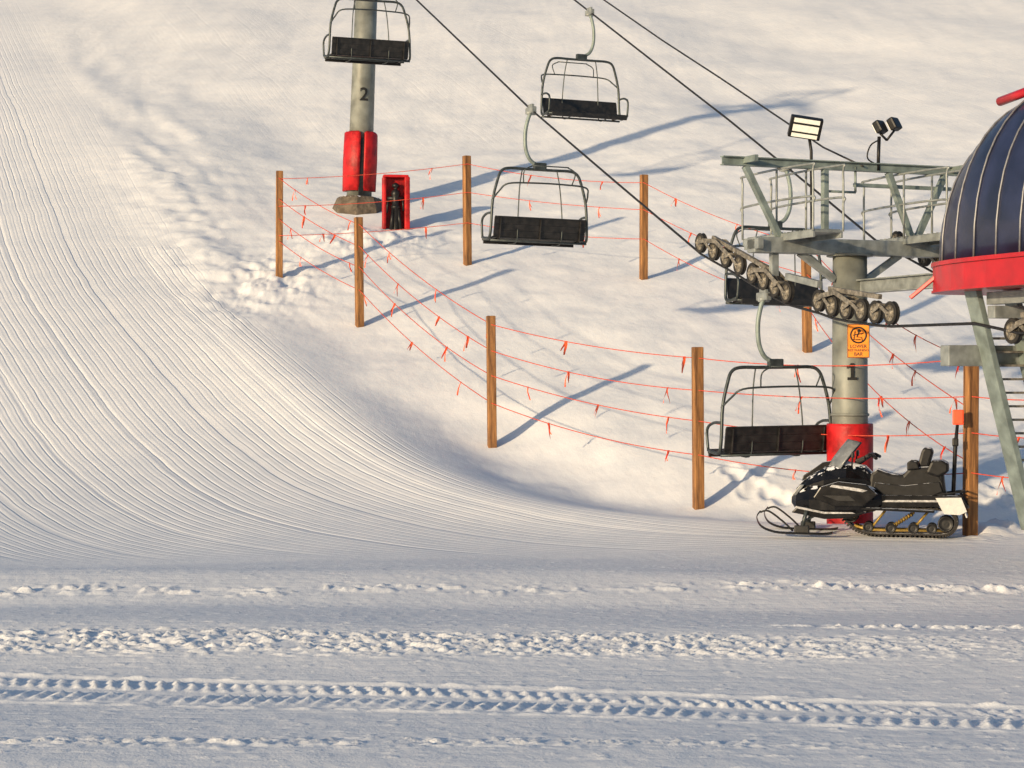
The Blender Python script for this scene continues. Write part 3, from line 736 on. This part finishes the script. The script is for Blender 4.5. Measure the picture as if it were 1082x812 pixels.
b.prism([(.66,.96),(.66,1.07),(.70,1.10),(.80,1.09),(.84,.98)],-.26,-.20,.02); b.prism([(.66,.96),(.66,1.07),(.70,1.10),(.80,1.09),(.84,.98)],.20,.26,.02)
b.prism([(.92,.92),(1.0,1.10),(1.16,1.11),(1.24,1.06),(1.24,.94),(1.1,.86)],-.24,.24,.035)
b.tube([(1.1,-.2,.9),(1.2,-.2,.6)],.016,6); b.tube([(1.1,.2,.9),(1.2,.2,.6)],.016,6)
b.obj('backrest',['vinyl'],sm)
b=MB(); b.box((.62,0,.54),(1.5,.44,.10),bev=.02); b.box((.45,-.33,.40),(1.2,.2,.035),Matrix.Rotation(.03,3,'Y'),.01); b.box((.45,.33,.40),(1.2,.2,.035),Matrix.Rotation(.03,3,'Y'),.01)
b.prism([(-.1,.42),(1.35,.44),(1.42,.6),(-.1,.6)],-.245,-.225,.004); b.prism([(-.1,.42),(1.35,.44),(1.42,.6),(-.1,.6)],.225,.245,.004)
b.prism([(.30,.50),(1.2,.51),(1.24,.54),(.36,.53)],-.252,-.247,.001,1)
b.obj('tunnel',['hood','silver'],sm)
# track belt
path=cr([(-.28,0,.30),(-.2,0,.44),(.0,0,.47),(.6,0,.42),(1.15,0,.40),(1.32,0,.30),(1.33,0,.14),(1.2,0,.035),(.9,0,.025),(.5,0,.025),(.15,0,.03),(-.1,0,.11)],6,True)
b=MB(); N=len(path); tw=.19
ins=[]
ctr=Vector((.55,0,.22))
vs=[];fs=[]
for k in range(N):
    t=(path[(k+1)%N]-path[k-1]).normalized(); nrm=Vector((-t.z,0,t.x)); 
    if nrm.dot(path[k]-ctr)<0: nrm=-nrm
    o=path[k]; i_=o-nrm*.022
    vs+=[o+Vector((0,-tw,0)),o+Vector((0,tw,0)),i_+Vector((0,tw,0)),i_+Vector((0,-tw,0))]
    ins.append(nrm)
for k in range(N):
    k2=(k+1)%N
    for j in range(4): fs.append((k*4+j,k*4+(j+1)%4,k2*4+(j+1)%4,k2*4+j))
b.add(vs,fs)
for k in range(N):
    o=path[k]+ins[k]*.014; t=(path[(k+1)%N]-path[k-1]).normalized()
    Rm=Matrix((t,Vector((0,1,0)),t.cross(Vector((0,1,0))))).transposed()
    b.box(o,(.03,tw*2*.96,.034),Rm,.004)
b.obj('track',['track'],sm)
b=MB()
for sy in (-.13,.13):
    b.tube([(-.1,sy,.15),(.1,sy,.09),(1.2,sy,.09)],.022,6)
    b.tube([(.15,sy,.12),(.35,sy,.38)],.02,6); b.tube([(.75,sy,.12),(.95,sy,.36)],.02,6)
    c=[Vector((.45+.3*k/60,sy*.6+.03*math.cos(k*.9),.14+.2*k/60+.03*math.sin(k*.9))) for k in range(61)]; b.tube(c,.009,5)
b.obj('suspension',['glint'],sm)
for x,z,r in ((.1,.13,.075),(.42,.12,.075),(.74,.12,.075),(1.0,.12,.075),(1.2,.19,.115),(-.14,.29,.10)):
    b=MB()
    for sy in (-.155,.155):
        mt=Matrix.Translation((x,sy,z))@Matrix.Rotation(math.pi/2,4,'X')
        b.lathe([(.001,-.012),(r*.4,-.015),(r*.75,-.008),(r*.8,-.016),(r,-.016),(r,.016),(r*.8,.016),(r*.75,.008),(r*.4,.015),(.001,.012)],18,0,mt)
    b.cyl((x,-.15,z),(x,.15,z),.014,n=8)
    b.obj('bogie_wheel',['blk'],sm)
for sy in (-.46,.46):
    b=MB(); pts=cr([(-1.42,0,.34),(-1.47,0,.25),(-1.40,0,.12),(-1.2,0,.045),(-.9,0,.03),(-.5,0,.03),(-.38,0,.05)],5)
    vs=[];fs=[]
    for k,pv in enumerate(pts):
        w=.065 if k>4 else .045
        vs+=[pv+Vector((0,sy-w,.02)),pv+Vector((0,sy-w*.5,-.0)),pv+Vector((0,sy+w*.5,-.0)),pv+Vector((0,sy+w,.02)),pv+Vector((0,sy+w*.6,.03)),pv+Vector((0,sy-w*.6,.03))]
    for k in range(len(pts)-1):
        for j in range(6): fs.append((k*6+j,k*6+(j+1)%6,(k+1)*6+(j+1)%6,(k+1)*6+j))
    fs+=[tuple(range(6)),tuple((len(pts)-1)*6+j for j in range(6))]
    b.add(vs,fs)
    b.tube(cr([(-1.42,sy,.34),(-1.30,sy,.36),(-1.1,sy,.22),(-.95,sy,.08)],5),.014,8)
    b.box((-.82,sy,.10),(.22,.06,.12),bev=.02)
    b.obj('ski',['blk'],sm)
    b=MB(); b.tube([(-.82,sy,.12),(-.74,sy*.9,.42)],.028,8); b.tube([(-.8,sy*.95,.22),(-.5,.15*sy/.46,.36)],.018,8); b.tube([(-.8,sy*.95,.26),(-.75,.15*sy/.46,.44)],.018,8)
    b.tube([Vector((-.79+.0*k,sy*.93-(sy*.35)*k/40+.03*math.cos(k*1.1),.26+.3*k/40+.03*math.sin(k*1.1))) for k in range(41)],.007,5)
    b.obj('ski_suspension',['frame'],sm)
b=MB(); 
for sy in (-.2,.2): b.tube(cr([(.95,sy,.6),(1.3,sy,.64),(1.46,sy*.9,.66)],4),.015,8)
b.tube([(1.46,-.18,.66),(1.46,.18,.66)],.015,8); b.tube([(1.2,-.2,.63),(1.2,.2,.63)],.012,8); b.tube([(1.33,-.2,.645),(1.33,.2,.645)],.012,8)
b.tube(cr([(1.4,-.2,.62),(1.5,-.2,.45),(1.5,.2,.45),(1.4,.2,.62)],5),.018,8)
b.obj('rear_rack',['blk'],sm)
b=MB(); b.prism([(1.06,.57),(1.42,.58),(1.50,.38),(1.40,.33),(1.18,.34)],-.27,-.258,.003); b.box((1.45,0,.42),(.02,.46,.28),Matrix.Rotation(-.35,3,'Y'),.01); b.obj('snow_flap',['plate'],sm)
b=MB(); b.tube([(1.30,.05,.6),(1.33,.05,1.3),(1.36,.05,1.62)],[.03,.03,.022],8); b.box((1.33,.05,1.36),(.09,.09,.12),bev=.02); b.obj('flag_pole',['blk'],sm)
b=MB(); b.box((1.37,.05,1.72),(.16,.05,.22),bev=.02); b.obj('safety_flag',['hv'],sm)
tag(sm,'black two-seat snowmobile dusted with snow parked by fence','snowmobile')
# ------------------------------------------------------------------ light, camera
EL=10.5; dirv=Vector((.67,.74,0)).normalized()*math.cos(math.radians(EL)); dirv.z=-math.sin(math.radians(EL))
sl=bpy.data.lights.new('sun','SUN'); sl.energy=4.9; sl.angle=math.radians(1.4); sl.color=(1,.78,.50)
so=bpy.data.objects.new('sun',sl); COL.objects.link(so); so.rotation_euler=dirv.to_track_quat('-Z','Y').to_euler(); so.location=(-40,-40,20)
w=bpy.data.worlds.new('World'); SC.world=w; w.use_nodes=True; nt=w.node_tree
sk_=nt.nodes.new('ShaderNodeTexSky'); sk_.sky_type='NISHITA'; sk_.sun_disc=False; sk_.sun_elevation=math.radians(EL); sk_.sun_rotation=math.radians(222); sk_.ozone_density=2.0
nt.links.new(sk_.outputs[0],nt.nodes['Background'].inputs[0]); nt.nodes['Background'].inputs[1].default_value=.15
cam=bpy.data.cameras.new('camera'); cam.lens=F/1082*36; cam.sensor_width=36; cam.clip_end=1500; cam.clip_start=.1
if ZOOM:
    cam.lens*=ZOOM[2]; cam.shift_x=(ZOOM[0]-541)/1082*ZOOM[2]; cam.shift_y=-(ZOOM[1]-406)/1082*ZOOM[2]
co_=bpy.data.objects.new('camera',cam); COL.objects.link(co_); co_.location=(0,0,CH); co_.rotation_euler=(math.pi/2,0,0); SC.camera=co_
SC.view_settings.view_transform='Standard'; SC.view_settings.look='None'; SC.view_settings.exposure=0
